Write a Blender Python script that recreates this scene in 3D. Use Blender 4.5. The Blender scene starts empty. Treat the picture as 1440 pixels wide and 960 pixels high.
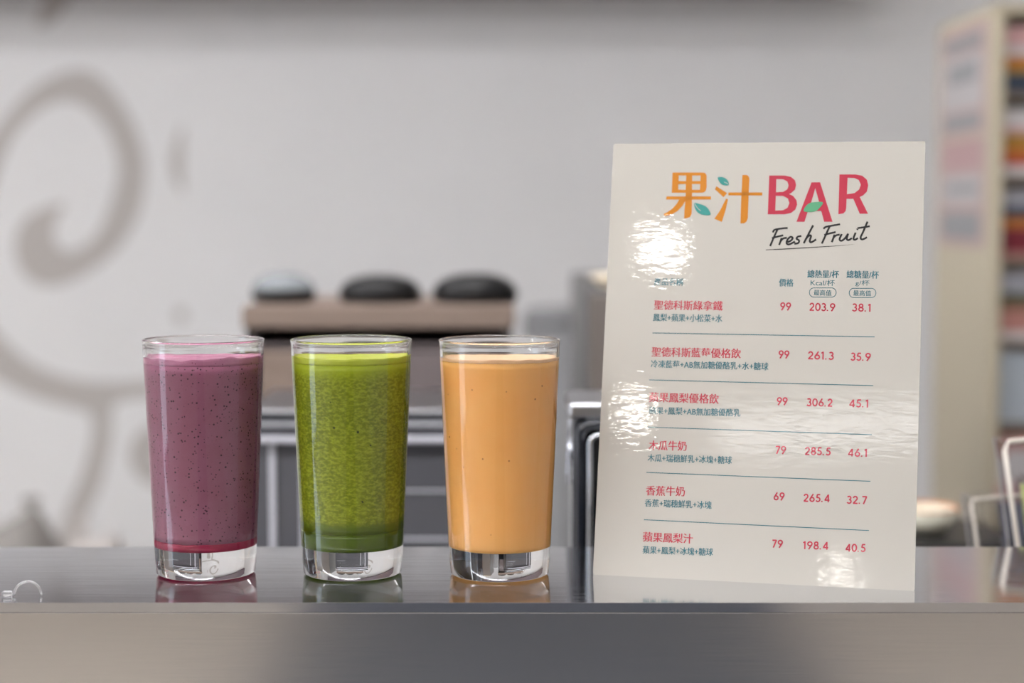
import bpy, bmesh, math, random
from mathutils import Vector, Matrix
random.seed(7)
scene = bpy.context.scene
COL = scene.collection
PI = math.pi

# ------------------------------------------------------------------ camera
F, HOR, H = 2600.0, 290.0, 0.2451          # focal length (px), horizon row, eye height above counter
CT = 1.0                                    # counter top height
EYE = Vector((0, 0, CT + H))
TH = math.atan((480 - HOR) / F)
cam_d = bpy.data.cameras.new('camera')
cam = bpy.data.objects.new('camera', cam_d)
COL.objects.link(cam)
cam.location = EYE
cam.rotation_euler = (PI / 2 - TH, 0, 0)
cam_d.sensor_width = 36.0
cam_d.lens = F / 1440 * 36
cam_d.clip_start = 0.01
cam_d.dof.use_dof = True
cam_d.dof.focus_distance = 1.205
cam_d.dof.aperture_fstop = 3.0
scene.camera = cam

# ------------------------------------------------------------------ colour management and light levels
vs = scene.view_settings
scene.display_settings.display_device = 'sRGB'
vs.view_transform = 'Standard'
vs.look = 'None'
vs.gamma = 1.0
vs.use_curve_mapping = False
vs.exposure = 1.03
STRIP = 3.4          # ceiling strip lights
SPOT = 42.0          # round downlights
WINDOW = 1.4         # daylight in the side window
world = bpy.data.worlds.new('world')
scene.world = world
world.use_nodes = True
world.node_tree.nodes['Background'].inputs[0].default_value = (0.8, 0.85, 0.9, 1)
world.node_tree.nodes['Background'].inputs[1].default_value = 0.05
cy = scene.cycles
cy.use_denoising = True
cy.max_bounces = 28
cy.transmission_bounces = 24
cy.glossy_bounces = 16
cy.diffuse_bounces = 14
cy.sample_clamp_indirect = 30.0
cy.caustics_refractive = True
cy.caustics_reflective = True


# ------------------------------------------------------------------ helpers
def ray(px, py):
    r = Vector(((px - 720) / F, 1.0, (480 - py) / F))
    c, s = math.cos(TH), math.sin(TH)
    return Vector((r.x, r.y * c + r.z * s, -r.y * s + r.z * c))


def at(px, py, d):
    r = ray(px, py)
    return EYE + r * (d / r.y)


def lin(c):
    c = c / 255.0
    return c / 12.92 if c <= 0.04045 else ((c + 0.055) / 1.055) ** 2.4


def rgb(r, g, b, k=1.0):
    return (min(1, lin(r) * k), min(1, lin(g) * k), min(1, lin(b) * k), 1)


def mat(name, col, rough=0.5, metal=0.0, spec=0.5, coat=0.0, emis=None, estr=0.0, trans=0.0, ior=1.45, sss=0.0, alpha=1.0):
    m = bpy.data.materials.new(name)
    m.use_nodes = True
    b = m.node_tree.nodes['Principled BSDF']
    b.inputs['Base Color'].default_value = col
    b.inputs['Roughness'].default_value = rough
    b.inputs['Metallic'].default_value = metal
    b.inputs['Specular IOR Level'].default_value = spec
    b.inputs['Coat Weight'].default_value = coat
    b.inputs['Coat Roughness'].default_value = 0.03
    b.inputs['Transmission Weight'].default_value = trans
    b.inputs['IOR'].default_value = ior
    b.inputs['Alpha'].default_value = alpha
    if sss:
        b.inputs['Subsurface Weight'].default_value = sss
        b.inputs['Subsurface Radius'].default_value = (0.006, 0.004, 0.003)
        b.inputs['Subsurface Scale'].default_value = 1.0
    if emis:
        b.inputs['Emission Color'].default_value = emis
        b.inputs['Emission Strength'].default_value = estr
    return m


def nodes(m):
    return m.node_tree.nodes, m.node_tree.links, m.node_tree.nodes['Principled BSDF']


def noise(N, L, scale, detail=3.0, rough=0.5, vec=None, stretch=None):
    tc = N.new('ShaderNodeTexCoord')
    n = N.new('ShaderNodeTexNoise')
    n.inputs['Scale'].default_value = scale
    n.inputs['Detail'].default_value = detail
    n.inputs['Roughness'].default_value = rough
    if stretch:
        mp = N.new('ShaderNodeMapping')
        mp.inputs['Scale'].default_value = stretch
        L.new(tc.outputs['Object'], mp.inputs['Vector'])
        L.new(mp.outputs['Vector'], n.inputs['Vector'])
    else:
        L.new(tc.outputs['Object'], n.inputs['Vector'])
    return n


def ramp(N, L, src, stops, interp='LINEAR'):
    r = N.new('ShaderNodeValToRGB')
    r.color_ramp.interpolation = interp
    e = r.color_ramp.elements
    e[0].position, e[0].color = stops[0]
    e[1].position, e[1].color = stops[1]
    for p, c in stops[2:]:
        k = e.new(p)
        k.color = c
    L.new(src, r.inputs['Fac'])
    return r


def mix(N, L, fac, a, b, blend='MIX'):
    m = N.new('ShaderNodeMix')
    m.data_type = 'RGBA'
    m.blend_type = blend
    if isinstance(fac, float):
        m.inputs[0].default_value = fac
    else:
        L.new(fac, m.inputs[0])
    for v, i in ((a, 6), (b, 7)):
        if isinstance(v, tuple):
            m.inputs[i].default_value = v
        else:
            L.new(v, m.inputs[i])
    return m.outputs[2]


def bump(N, L, B, src, dist, strength=1.0, coat=False):
    b = N.new('ShaderNodeBump')
    b.inputs['Strength'].default_value = strength
    b.inputs['Distance'].default_value = dist
    L.new(src, b.inputs['Height'])
    L.new(b.outputs['Normal'], B.inputs['Normal'])
    if coat:
        L.new(b.outputs['Normal'], B.inputs['Coat Normal'])
    return b


def obj(name, bm, mats, parent=None, smooth=False, loc=None):
    me = bpy.data.meshes.new(name)
    bm.normal_update()
    bm.to_mesh(me)
    bm.free()
    for m in (mats if isinstance(mats, (list, tuple)) else [mats]):
        me.materials.append(m)
    if smooth:
        for p in me.polygons:
            p.use_smooth = True
    o = bpy.data.objects.new(name, me)
    COL.objects.link(o)
    if parent:
        o.parent = parent
    if loc is not None:
        o.location = loc
    return o


def thing(name, label, cat, loc=(0, 0, 0), rot=(0, 0, 0), group=None):
    o = bpy.data.objects.new(name, None)
    COL.objects.link(o)
    o.location = loc
    o.rotation_euler = rot
    o.empty_display_size = 0.05
    tag(o, label, cat, group)
    return o


def tag(o, label, cat, group=None):
    o['label'] = label
    o['category'] = cat
    if group:
        o['group'] = group
    return o


def struct(name, bm, m, parent=None, **k):
    o = obj(name, bm, m, parent, **k)
    if not parent:
        o['kind'] = 'structure'
    return o


def box(bm, x0, x1, y0, y1, z0, z1, bev=0.0, seg=2, mi=0):
    r = bmesh.ops.create_cube(bm, size=1.0)
    vs_ = r['verts']
    for v in vs_:
        v.co = Vector(((x0 + x1) / 2 + v.co.x * (x1 - x0), (y0 + y1) / 2 + v.co.y * (y1 - y0), (z0 + z1) / 2 + v.co.z * (z1 - z0)))
    fs = set(f for v in vs_ for f in v.link_faces)
    for f in fs:
        f.material_index = mi
    if bev:
        es = list(set(e for v in vs_ for e in v.link_edges))
        bmesh.ops.bevel(bm, geom=es, offset=bev, segments=seg, affect='EDGES', profile=0.5, material=-1)
    return bm


def bx(*a, **k):
    return box(bmesh.new(), *a, **k)


def lathe(prof, n=96, closed=False, bm=None):
    """revolve [(r, z), ...] about z; closed joins last to first"""
    bm = bm or bmesh.new()
    rings = []
    for r, z in prof:
        if r < 1e-7:
            rings.append([bm.verts.new((0, 0, z))])
        else:
            rings.append([bm.verts.new((r * math.cos(2 * PI * i / n), r * math.sin(2 * PI * i / n), z)) for i in range(n)])
    pairs = list(zip(rings, rings[1:]))
    if closed:
        pairs.append((rings[-1], rings[0]))
    for a, b in pairs:
        for i in range(n):
            j = (i + 1) % n
            if len(a) == 1 and len(b) == 1:
                continue
            if len(a) == 1:
                bm.faces.new((a[0], b[j], b[i]))
            elif len(b) == 1:
                bm.faces.new((a[i], a[j], b[0]))
            else:
                bm.faces.new((a[i], a[j], b[j], b[i]))
    bmesh.ops.recalc_face_normals(bm, faces=bm.faces)
    return bm


def tube(bm, pts, r, n=10):
    pts = [Vector(p) for p in pts]
    rings = []
    for i, p in enumerate(pts):
        t = (pts[min(i + 1, len(pts) - 1)] - pts[max(i - 1, 0)]).normalized()
        u = t.cross(Vector((0, 0, 1)))
        if u.length < 1e-4:
            u = t.cross(Vector((1, 0, 0)))
        u.normalize()
        w = t.cross(u)
        rings.append([bm.verts.new(p + (u * math.cos(2 * PI * k / n) + w * math.sin(2 * PI * k / n)) * r) for k in range(n)])
    for a, b in zip(rings, rings[1:]):
        for k in range(n):
            j = (k + 1) % n
            bm.faces.new((a[k], a[j], b[j], b[k]))
    bm.faces.new(rings[0][::-1])
    bm.faces.new(rings[-1])
    bmesh.ops.recalc_face_normals(bm, faces=bm.faces)
    return bm


def catmull(pts, n=6, closed=False):
    P = [Vector((p[0], p[1])) for p in pts]
    out = []
    m = len(P)
    for i in range(m if closed else m - 1):
        if closed:
            a, b, c, d = P[i - 1], P[i], P[(i + 1) % m], P[(i + 2) % m]
        else:
            a, b, c, d = P[max(i - 1, 0)], P[i], P[i + 1], P[min(i + 2, m - 1)]
        for k in range(n):
            t = k / n
            out.append(0.5 * ((2 * b) + (c - a) * t + (2 * a - 5 * b + 4 * c - d) * t * t + (3 * b - a - 3 * c + d) * t ** 3))
    if not closed:
        out.append(P[-1])
    return [(v.x, v.y) for v in out]


def curve_mesh(cu):
    """turn a 2D or text curve into (verts, faces) without leaving it in the scene"""
    o = bpy.data.objects.new('tmp', cu)
    COL.objects.link(o)
    dg = bpy.context.evaluated_depsgraph_get()
    me = bpy.data.meshes.new_from_object(o.evaluated_get(dg))
    v = [(p.co.x, p.co.y) for p in me.vertices]
    f = [tuple(p.vertices) for p in me.polygons]
    bpy.data.objects.remove(o)
    bpy.data.meshes.remove(me)
    bpy.data.curves.remove(cu)
    return v, f


def fill_loops(loops, scale=1.0):
    cu = bpy.data.curves.new('tmp', 'CURVE')
    cu.dimensions = '2D'
    cu.fill_mode = 'BOTH'
    for lp in loops:
        s = cu.splines.new('POLY')
        s.points.add(len(lp) - 1)
        for q, p in zip(s.points, lp):
            q.co = (p[0] * scale, p[1] * scale, 0, 1)
        s.use_cyclic_u = True
    v, f = curve_mesh(cu)
    return [(x / scale, y / scale) for x, y in v], f


_cache = {}


def text_mesh(body):
    key = body
    if key not in _cache:
        cu = bpy.data.curves.new('tmp', 'FONT')
        cu.body = body
        cu.size = 1.0
        cu.resolution_u = 3
        v, f = curve_mesh(cu)
        xs = [p[0] for p in v]
        ys = [p[1] for p in v]
        x0, x1, y0, y1 = min(xs), max(xs), min(ys), max(ys)
        _cache[key] = ([((x - x0) / (x1 - x0), (y - y0) / (y1 - y0)) for x, y in v], f)
    return _cache[key]


def ribbon(pts, w, caps=True):
    """flat stroke: returns verts, faces. w is a number or a list of widths"""
    P = [Vector((p[0], p[1])) for p in pts]
    W = w if isinstance(w, (list, tuple)) else [w] * len(P)
    v, f = [], []
    for i, p in enumerate(P):
        t = (P[min(i + 1, len(P) - 1)] - P[max(i - 1, 0)])
        t = t.normalized() if t.length > 1e-12 else Vector((1, 0))
        nrm = Vector((-t.y, t.x)) * W[i] / 2
        v += [tuple(p + nrm), tuple(p - nrm)]
        if i:
            k = 2 * i
            f.append((k - 2, k - 1, k + 1, k))
    return v, f


# ------------------------------------------------------------------ setting: room shell
XL, XR, YB, YF, CEIL = -3.6, 3.4, 4.5, -8.0, 2.8
m_wall = mat('white_wall_paint', (0.80, 0.80, 0.805, 1), 0.75, spec=0.2)
N, L, B = nodes(m_wall)
n = noise(N, L, 3.0, 4)
L.new(ramp(N, L, n.outputs['Fac'], [(0.3, (0.785, 0.785, 0.79, 1)), (0.7, (0.815, 0.815, 0.82, 1))]).outputs[0], B.inputs['Base Color'])
m_ceil = mat('ceiling_paint', (0.82, 0.81, 0.80, 1), 0.8, spec=0.1)
m_floor = mat('floor_tile', (0.6, 0.55, 0.5, 1), 0.35)
N, L, B = nodes(m_floor)
tc = N.new('ShaderNodeTexCoord')
br = N.new('ShaderNodeTexBrick')
br.offset = 0.0
br.inputs['Color1'].default_value = (0.66, 0.60, 0.53, 1)
br.inputs['Color2'].default_value = (0.70, 0.64, 0.57, 1)
br.inputs['Mortar'].default_value = (0.45, 0.42, 0.40, 1)
br.inputs['Scale'].default_value = 1.0
br.inputs['Mortar Size'].default_value = 0.004
br.inputs['Brick Width'].default_value = 0.6
br.inputs['Row Height'].default_value = 0.6
L.new(tc.outputs['Object'], br.inputs['Vector'])
sx = N.new('ShaderNodeSeparateXYZ')
L.new(tc.outputs['Object'], sx.inputs[0])
ab = N.new('ShaderNodeMath')
ab.operation = 'ABSOLUTE'
sh_ = N.new('ShaderNodeMath')
sh_.operation = 'SUBTRACT'
sh_.inputs[1].default_value = 0.09
L.new(sx.outputs[0], sh_.inputs[0])
L.new(sh_.outputs[0], ab.inputs[0])
lt = N.new('ShaderNodeMath')
lt.operation = 'LESS_THAN'
lt.inputs[1].default_value = 0.75
L.new(ab.outputs[0], lt.inputs[0])
L.new(mix(N, L, lt.outputs[0], br.outputs['Color'], (0.15, 0.16, 0.19, 1)), B.inputs['Base Color'])  # unseen dark band added across the tiles to darken the steel front's reflection
struct('floor', bx(XL, XR, YF, YB, -0.1, 0), m_floor)
struct('ceiling', bx(XL, XR, YF, YB, CEIL, CEIL + 0.1), m_ceil)
struct('wall_back', bx(XL - 0.1, XR + 0.1, YB, YB + 0.1, 0, CEIL), m_wall)
struct('wall_front', bx(XL - 0.1, XR + 0.1, YF - 0.1, YF, 0, CEIL), mat('front_wall_grey', (0.22, 0.22, 0.23, 1), 0.7))
struct('wall_right', bx(XR, XR + 0.1, YF, YB, 0, CEIL), m_wall)
WY0, WY1, WZ0, WZ1 = -0.1, 0.9, 0.35, 2.35
bm = bmesh.new()
box(bm, XL - 0.1, XL, YF, WY0, 0, CEIL)
box(bm, XL - 0.1, XL, WY1, YB, 0, CEIL)
box(bm, XL - 0.1, XL, WY0, WY1, 0, WZ0)
box(bm, XL - 0.1, XL, WY0, WY1, WZ1, CEIL)
struct('wall_left', bm, m_wall)
m_frame = mat('window_frame_paint', rgb(120, 120, 122), 0.4)
m_day = mat('daylight_pane', (0.8, 0.9, 1, 1), 0.1, emis=(0.72, 0.86, 1.0, 1), estr=WINDOW)
bm = bmesh.new()
for a, b, c, d in ((WY0, WY0 + .05, WZ0, WZ1), (WY1 - .05, WY1, WZ0, WZ1), (WY0 + .05, WY1 - .05, WZ0, WZ0 + .05), (WY0 + .05, WY1 - .05, WZ1 - .05, WZ1)):
    box(bm, XL - 0.08, XL - 0.02, a, b, c, d)
win = struct('window_1', bm, m_frame)
struct('window_pane', bx(XL - 0.06, XL - 0.05, WY0 + .05, WY1 - .05, WZ0 + .05, WZ1 - .05), m_day, win)
# soffit running along the back wall above the frame; it throws the banded shade at the top of the wall
struct('trim_1', bx(XL, at(1180, 40, 4.5).x + 0.02, YB - 0.25, YB, CT + 0.755, CT + 1.25, bev=0.004), mat('soffit_mauve_paint', rgb(112, 100, 108), 0.7))

# strip lights: rows across the room
m_fix = mat('fixture_white', (0.8, 0.8, 0.8, 1), 0.4)


def strip_light(x, y, label, m):
    t = thing('ceiling_strip_light', label, 'ceiling light', (x, y, CEIL), group='ceiling strip lights')
    obj('housing', bx(-0.62, 0.62, -0.14, 0.14, -0.03, 0.0, bev=0.006), m_fix, t)
    bm = bmesh.new()
    box(bm, -0.6, 0.6, -0.12, 0.12, -0.055, -0.0305, bev=0.010, seg=3)
    obj('diffuser', bm, m, t, smooth=True)


rows = ((2.34, 1.5), (0.2, 4.6), (-3.6, 0.9))
for y, k in rows:
    m_strip = mat('strip_diffuser', (1, 1, 1, 1), 0.5, emis=(0.985, 0.98, 1.0, 1), estr=STRIP * k)
    for x in (-1.3, 0.0, 1.3, 2.6) if y < 0 else (-2.75, -1.45, -0.15):
        strip_light(x, y, 'long white ceiling strip light above the room', m_strip)

# round downlights whose mirror images glint on the laminated menu
m_spot = mat('downlight_lens', (1, 1, 1, 1), 0.5, emis=(1.0, 0.95, 0.88, 1), estr=SPOT)


def downlight(x, y):
    t = thing('ceiling_downlight', 'round white recessed ceiling downlight', 'ceiling light', (x, y, CEIL), group='round ceiling downlights')
    obj('trim_ring', lathe([(0.062, -0.004), (0.085, -0.006), (0.09, -0.001), (0.062, -0.001)], 48, True), m_fix, t, smooth=True)
    obj('lens', lathe([(0, -0.006), (0.045, -0.006), (0.061, -0.003), (0.061, -0.0015), (0, -0.0015)], 48), m_spot, t)


# ------------------------------------------------------------------ serving counter
m_steel = mat('polished_counter_steel', (0.74, 0.75, 0.78, 1), 0.04, metal=1.0)
N, L, B = nodes(m_steel)
n = noise(N, L, 40.0, 4, 0.6, stretch=(0.25, 6, 6))
L.new(ramp(N, L, n.outputs['Fac'], [(0.35, (0.07, 0.07, 0.07, 1)), (0.75, (0.14, 0.14, 0.14, 1))]).outputs[0], B.inputs['Roughness'])
m_brush = mat('brushed_steel_front', (0.76, 0.745, 0.73, 1), 0.32, metal=1.0)
N, L, B = nodes(m_brush)
n = noise(N, L, 60.0, 3, 0.6, stretch=(0.3, 6, 14))
L.new(ramp(N, L, n.outputs['Fac'], [(0.3, (0.12, 0.12, 0.12, 1)), (0.7, (0.17, 0.17, 0.17, 1))]).outputs[0], B.inputs['Roughness'])
YC0, YC1 = 1.1321, 1.3208
cnt = thing('serving_counter', 'narrow polished steel serving counter under the three drinks and menu', 'counter', (0, YC0, 0))
bm = bx(-1.6, 1.6, 0, YC1 - YC0, CT - 0.0062, CT, bev=0.00012, seg=1)
obj('counter_top', bm, m_steel, cnt)
obj('front_panel', bx(-1.6, 1.6, -0.0004, 0.03, 0.0, CT - 0.0064, bev=0.0002, seg=1), m_brush, cnt)
obj('counter_body', bx(-1.6, 1.6, 0.031, YC1 - YC0 - 0.01, 0.0, CT - 0.0064), m_brush, cnt)

# ------------------------------------------------------------------ drinks
m_glass = mat('clear_glass', (1, 1, 1, 1), 0.0, trans=1.0, ior=1.5)
GH, GR, GB, BASE = 0.1575, 0.0401, 0.0331, 0.0192


def r_out(z):
    t = z / GH
    return GB + (GR - GB) * (t + 0.10 * t * (1 - t))


def r_in(z):
    return r_out(z) - 0.0016 - 0.0006 * max(0, 1 - (z - BASE) / 0.1)


def tumbler_mesh():
    p = [(0, 0.0008), (GB - 0.006, 0.0006), (GB - 0.0040, 0.0), (GB - 0.0018, 0.0004), (GB - 0.0004, 0.0017)]
    for k in range(1, 24):
        z = 0.0036 + (GH - 0.0056) * k / 23
        p.append((r_out(z), z))
    p += [(GR + 0.0003, GH - 0.0010), (GR - 0.0002, GH - 0.0002), (GR - 0.0009, GH), (GR - 0.0016, GH - 0.0004), (GR - 0.0019, GH - 0.0014)]
    for k in range(22, -1, -1):
        z = BASE + 0.003 + (GH - BASE - 0.006) * k / 22
        p.append((r_in(z), z))
    p += [(r_in(BASE) - 0.0005, BASE + 0.0012), (r_in(BASE) - 0.0018, BASE + 0.0003), (r_in(BASE) - 0.004, BASE), (0, BASE)]
    return lathe(p, 128)


OV = 0.00012


def liquid_mesh(z0, z1, seed, wob=0.0, bottom=False, crown=0.0):
    """solid of drink between two heights, filling the tumbler to its inner wall"""
    rnd = random.Random(seed)
    p = []
    if bottom:
        p += [(0, z0 - OV), (r_in(z0) - 0.004, z0 - OV), (r_in(z0) - 0.0017, z0 + 0.0003 - OV), (r_in(z0) - 0.0005 + OV, z0 + 0.0012)]
        z0 = z0 + 0.003
    else:
        p += [(0, z0), (r_in(z0) - 0.002, z0)]
    m = max(3, int((z1 - z0) / 0.004))
    for k in range(m + 1):
        z = z0 + (z1 - z0) * k / m
        p.append((r_in(z) + OV, z))
    for fr, dz in ((0.985, -0.0004), (0.95, -0.0010 + crown * .3), (0.85, -0.0010 + crown * .6), (0.6, -0.0009 + crown), (0.3, -0.0009 + crown), (0.1, -0.0009 + crown)):
        p.append((r_in(z1) * fr, z1 + dz))
    p.append((0, z1 - 0.0009 + crown))
    bm = lathe(p, 96)
    if wob:
        ph = [rnd.uniform(0, 6.28) for _ in range(6)]
        for v in bm.verts:
            if v.co.z > z1 - 0.002:
                a = math.atan2(v.co.y, v.co.x)
                q = min(1, math.hypot(v.co.x, v.co.y) / 0.03)
                v.co.z += q * wob * (0.5 * math.sin(2 * a + ph[0]) + 0.3 * math.sin(5 * a + ph[1]) + 0.3 * math.sin(11 * a + ph[2]) + 0.2 * math.sin(19 * a + ph[3]))
    return bm


def speck_mat(name, base, base2, speck, sc_speck, th, rough=0.35, foamy=None, grain=0.0, top=None, low=None):
    m = mat(name, base, rough, spec=0.4, sss=0.0)
    N, L, B = nodes(m)
    n1 = noise(N, L, 45.0, 5, 0.6)
    c = ramp(N, L, n1.outputs['Fac'], [(0.3, base), (0.7, base2)]).outputs[0]
    if grain:
        n3 = noise(N, L, 400.0, 4, 0.65, stretch=(0.8, 0.8, 1.5))
        c = mix(N, L, ramp(N, L, n3.outputs['Fac'], [(0.42, (0, 0, 0, 1)), (0.64, (grain, grain, grain, 1))]).outputs[0], c, foamy)
    for lay in (top, low):
        if lay:                                  # froth gathered near the surface, settled juice near the bottom
            col_, za, zb_ = lay
            t0 = N.new('ShaderNodeTexCoord')
            sp = N.new('ShaderNodeSeparateXYZ')
            L.new(t0.outputs['Object'], sp.inputs[0])
            nn = noise(N, L, 160.0, 3, 0.6)
            ma = N.new('ShaderNodeMath')
            ma.operation = 'MULTIPLY_ADD'
            ma.inputs[1].default_value = 0.006
            L.new(nn.outputs['Fac'], ma.inputs[0])
            L.new(sp.outputs[2], ma.inputs[2])
            mr0 = N.new('ShaderNodeMapRange')
            mr0.interpolation_type = 'SMOOTHSTEP'
            mr0.inputs['From Min'].default_value = za + 0.003
            mr0.inputs['From Max'].default_value = zb_ + 0.003
            L.new(ma.outputs[0], mr0.inputs['Value'])
            c = mix(N, L, mr0.outputs[0], c, col_)
    tc = N.new('ShaderNodeTexCoord')
    vo = N.new('ShaderNodeTexVoronoi')
    vo.inputs['Scale'].default_value = sc_speck
    L.new(tc.outputs['Object'], vo.inputs['Vector'])
    wn = N.new('ShaderNodeTexWhiteNoise')
    L.new(vo.outputs['Position'], wn.inputs['Vector'])
    # each cell gets its own speck radius; many get none
    mr = N.new('ShaderNodeMapRange')
    mr.inputs['From Min'].default_value = 1 - th[0]
    mr.inputs['From Max'].default_value = 1.0
    mr.inputs['To Min'].default_value = 0.0
    mr.inputs['To Max'].default_value = th[1]
    L.new(wn.outputs['Value'], mr.inputs['Value'])
    lt = N.new('ShaderNodeMath')
    lt.operation = 'SUBTRACT'
    L.new(mr.outputs[0], lt.inputs[0])
    L.new(vo.outputs['Distance'], lt.inputs[1])
    k = ramp(N, L, lt.outputs[0], [(0.0, (0, 0, 0, 1)), (0.12, (1, 1, 1, 1))])
    L.new(mix(N, L, k.outputs[0], c, speck), B.inputs['Base Color'])
    return m


LK = 1.45   # photographed colour to paint reflectance
m_purple = speck_mat('blueberry_smoothie', rgb(126, 75, 92, LK), rgb(134, 85, 104, LK), rgb(60, 28, 40, LK), 600.0, (0.55, 0.48), top=(rgb(150, 90, 116, LK), 0.134, 0.142))
m_purple_foam = speck_mat('blueberry_foam', rgb(152, 92, 118, 1.3), rgb(172, 116, 140, 1.3), rgb(110, 50, 80, LK), 700.0, (0.2, 0.45))
m_magenta = mat('berry_sediment', rgb(140, 20, 58, LK), 0.3)
m_green = speck_mat('green_smoothie', rgb(97, 108, 1, LK), rgb(112, 121, 5, LK), rgb(40, 50, 6, LK), 420.0, (0.015, 0.4), foamy=rgb(152, 158, 40, LK), grain=0.8, top=(rgb(150, 163, 26, LK), 0.131, 0.142), low=(rgb(78, 94, 4, LK), 0.042, 0.034))
m_green_foam = speck_mat('green_foam', rgb(158, 168, 38, 1.3), rgb(172, 180, 66, 1.3), rgb(120, 140, 20, LK), 700.0, (0.05, 0.4))
m_green_low = mat('green_sediment', rgb(74, 94, 0, 1.3), 0.3)
m_orange = speck_mat('orange_smoothie', rgb(222, 163, 92, LK), rgb(226, 168, 100, LK), rgb(150, 82, 36, LK), 300.0, (0.06, 0.25))
m_orange_foam = mat('orange_foam', rgb(226, 188, 148, 1.15), 0.4)


def drink(px, d, label, parts, rot):
    P = at(px, 805, d)
    t = thing('smoothie_glass', label, 'drink', (P.x, d, CT), (0, 0, rot))
    obj('tumbler', tumbler_mesh(), m_glass, t, smooth=True)
    for name, z0, z1, m, wob, bot, crown in parts:
        obj(name, liquid_mesh(z0, z1, px, wob, bot, crown), m, t, smooth=True)
    return t


drink(290, 1.2255, 'tall clear glass of purple berry smoothie, leftmost of the three drinks', [
    ('sediment', BASE, BASE + 0.0058, m_magenta, 0.0004, True, 0),
    ('smoothie', BASE + 0.0056, 0.1420, m_purple, 0.0, False, 0),
    ('foam', 0.1418, 0.1465, m_purple_foam, 0.0012, False, 0)], 0.3)
drink(496, 1.2255, 'tall clear glass of green smoothie between the purple and orange drinks', [
    ('sediment', BASE, BASE + 0.012, m_green_low, 0.0004, True, 0),
    ('smoothie', BASE + 0.0118, 0.1425, m_green, 0.0, False, 0),
    ('foam', 0.1423, 0.1468, m_green_foam, 0.0006, False, 0)], 1.4)
drink(702.6, 1.2225, 'tall clear glass of pale orange smoothie beside the menu card', [
    ('smoothie', BASE, 0.1440, m_orange, 0.0, True, 0),
    ('foam', 0.1438, 0.1462, m_orange_foam, 0.0005, False, 0)], 2.2)

# ------------------------------------------------------------------ menu card
CX, CD, YAW, LEAN, CW, CH = 0.0540, 1.2197, 0.2537, 0.2177, 0.210, 0.295
CTH = 0.0012
card = thing('menu_card', 'laminated cream menu card with orange and red heading leaning back beside the drinks', 'menu', (CX, CD, CT))
# local frame: x along the bottom edge, y up the face, z out of the face towards the viewer
ux = Vector((math.cos(YAW), -math.sin(YAW), 0))
nb = Vector((math.sin(YAW), math.cos(YAW), 0))
uy = Vector((0, 0, 1)) * math.cos(LEAN) + nb * math.sin(LEAN)
uz = ux.cross(uy)
R = Matrix((ux, uy, uz)).transposed()
card.rotation_euler = R.to_euler()
O = Vector((CX, CD, CT))


def cp(px, py):
    """where the line of sight through a photo pixel meets the card, in card coordinates"""
    r = ray(px, py)
    t = (O - EYE).dot(uz) / r.dot(uz)
    q = EYE + r * t - O
    return (q.dot(ux), q.dot(uy))


def laminate(name, col, spec=0.5):
    m = mat(name, col, 0.55, spec=0.3, coat=1.0)
    N, L, B = nodes(m)
    B.inputs['Coat Roughness'].default_value = 0.02
    n = noise(N, L, 420.0, 2, 0.5, stretch=(0.4, 1.0, 0.0))
    n2 = noise(N, L, 150.0, 2, 0.5, stretch=(0.5, 1.0, 0.0))
    ad = N.new('ShaderNodeMath')
    ad.operation = 'MULTIPLY_ADD'
    ad.inputs[1].default_value = 2.0
    L.new(n2.outputs['Fac'], ad.inputs[0])
    L.new(n.outputs['Fac'], ad.inputs[2])
    b = N.new('ShaderNodeBump')
    b.inputs['Strength'].default_value = 1.0
    b.inputs['Distance'].default_value = 0.000026
    L.new(ad.outputs[0], b.inputs['Height'])
    L.new(b.outputs['Normal'], B.inputs['Coat Normal'])
    return m


CK = 0.74
m_card = laminate('card_cream', rgb(205, 200, 190, 0.765))
m_edge = mat('laminate_edge', rgb(225, 224, 218, 1.1), 0.2, spec=0.6)
p_orange = laminate('print_orange', rgb(216, 134, 10, CK))
p_red = laminate('print_red', rgb(198, 44, 72, CK))
p_teal = laminate('print_teal', rgb(62, 158, 150, CK))
p_leaf = laminate('print_leaf_green', rgb(96, 174, 128, CK))
p_black = laminate('print_black', rgb(30, 28, 30, CK))
p_rtext = laminate('print_red_text', rgb(208, 66, 86, CK))
p_ttext = laminate('print_teal_text', rgb(62, 122, 134, CK))


def rounded(x0, x1, y0, y1, r, n=6):
    o = []
    for cx, cy_, a in ((x1 - r, y1 - r, 0), (x0 + r, y1 - r, 90), (x0 + r, y0 + r, 180), (x1 - r, y0 + r, 270)):
        for k in range(n + 1):
            t = math.radians(a + 90 * k / n)
            o.append((cx + r * math.cos(t), cy_ + r * math.sin(t)))
    return o


bm = bmesh.new()
lp = rounded(0, CW, 0, CH, 0.0012)
fr = [bm.verts.new((x, y, 0)) for x, y in lp]
bk = [bm.verts.new((x, y, -CTH)) for x, y in lp]
bm.faces.new(fr)
bm.faces.new(bk[::-1])
for i in range(len(lp)):
    j = (i + 1) % len(lp)
    f = bm.faces.new((fr[j], fr[i], bk[i], bk[j]))
    f.material_index = 1
obj('card_panel', bm, [m_card, m_edge], card)
# folding strut that props the card from behind
bm = bmesh.new()
sv = [(CW / 2 - 0.03, 0.19), (CW / 2 + 0.03, 0.19)]
topz = -CTH
# foot: point on the counter behind the card
foot_y, foot_z = None, None
back = 0.085
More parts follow.
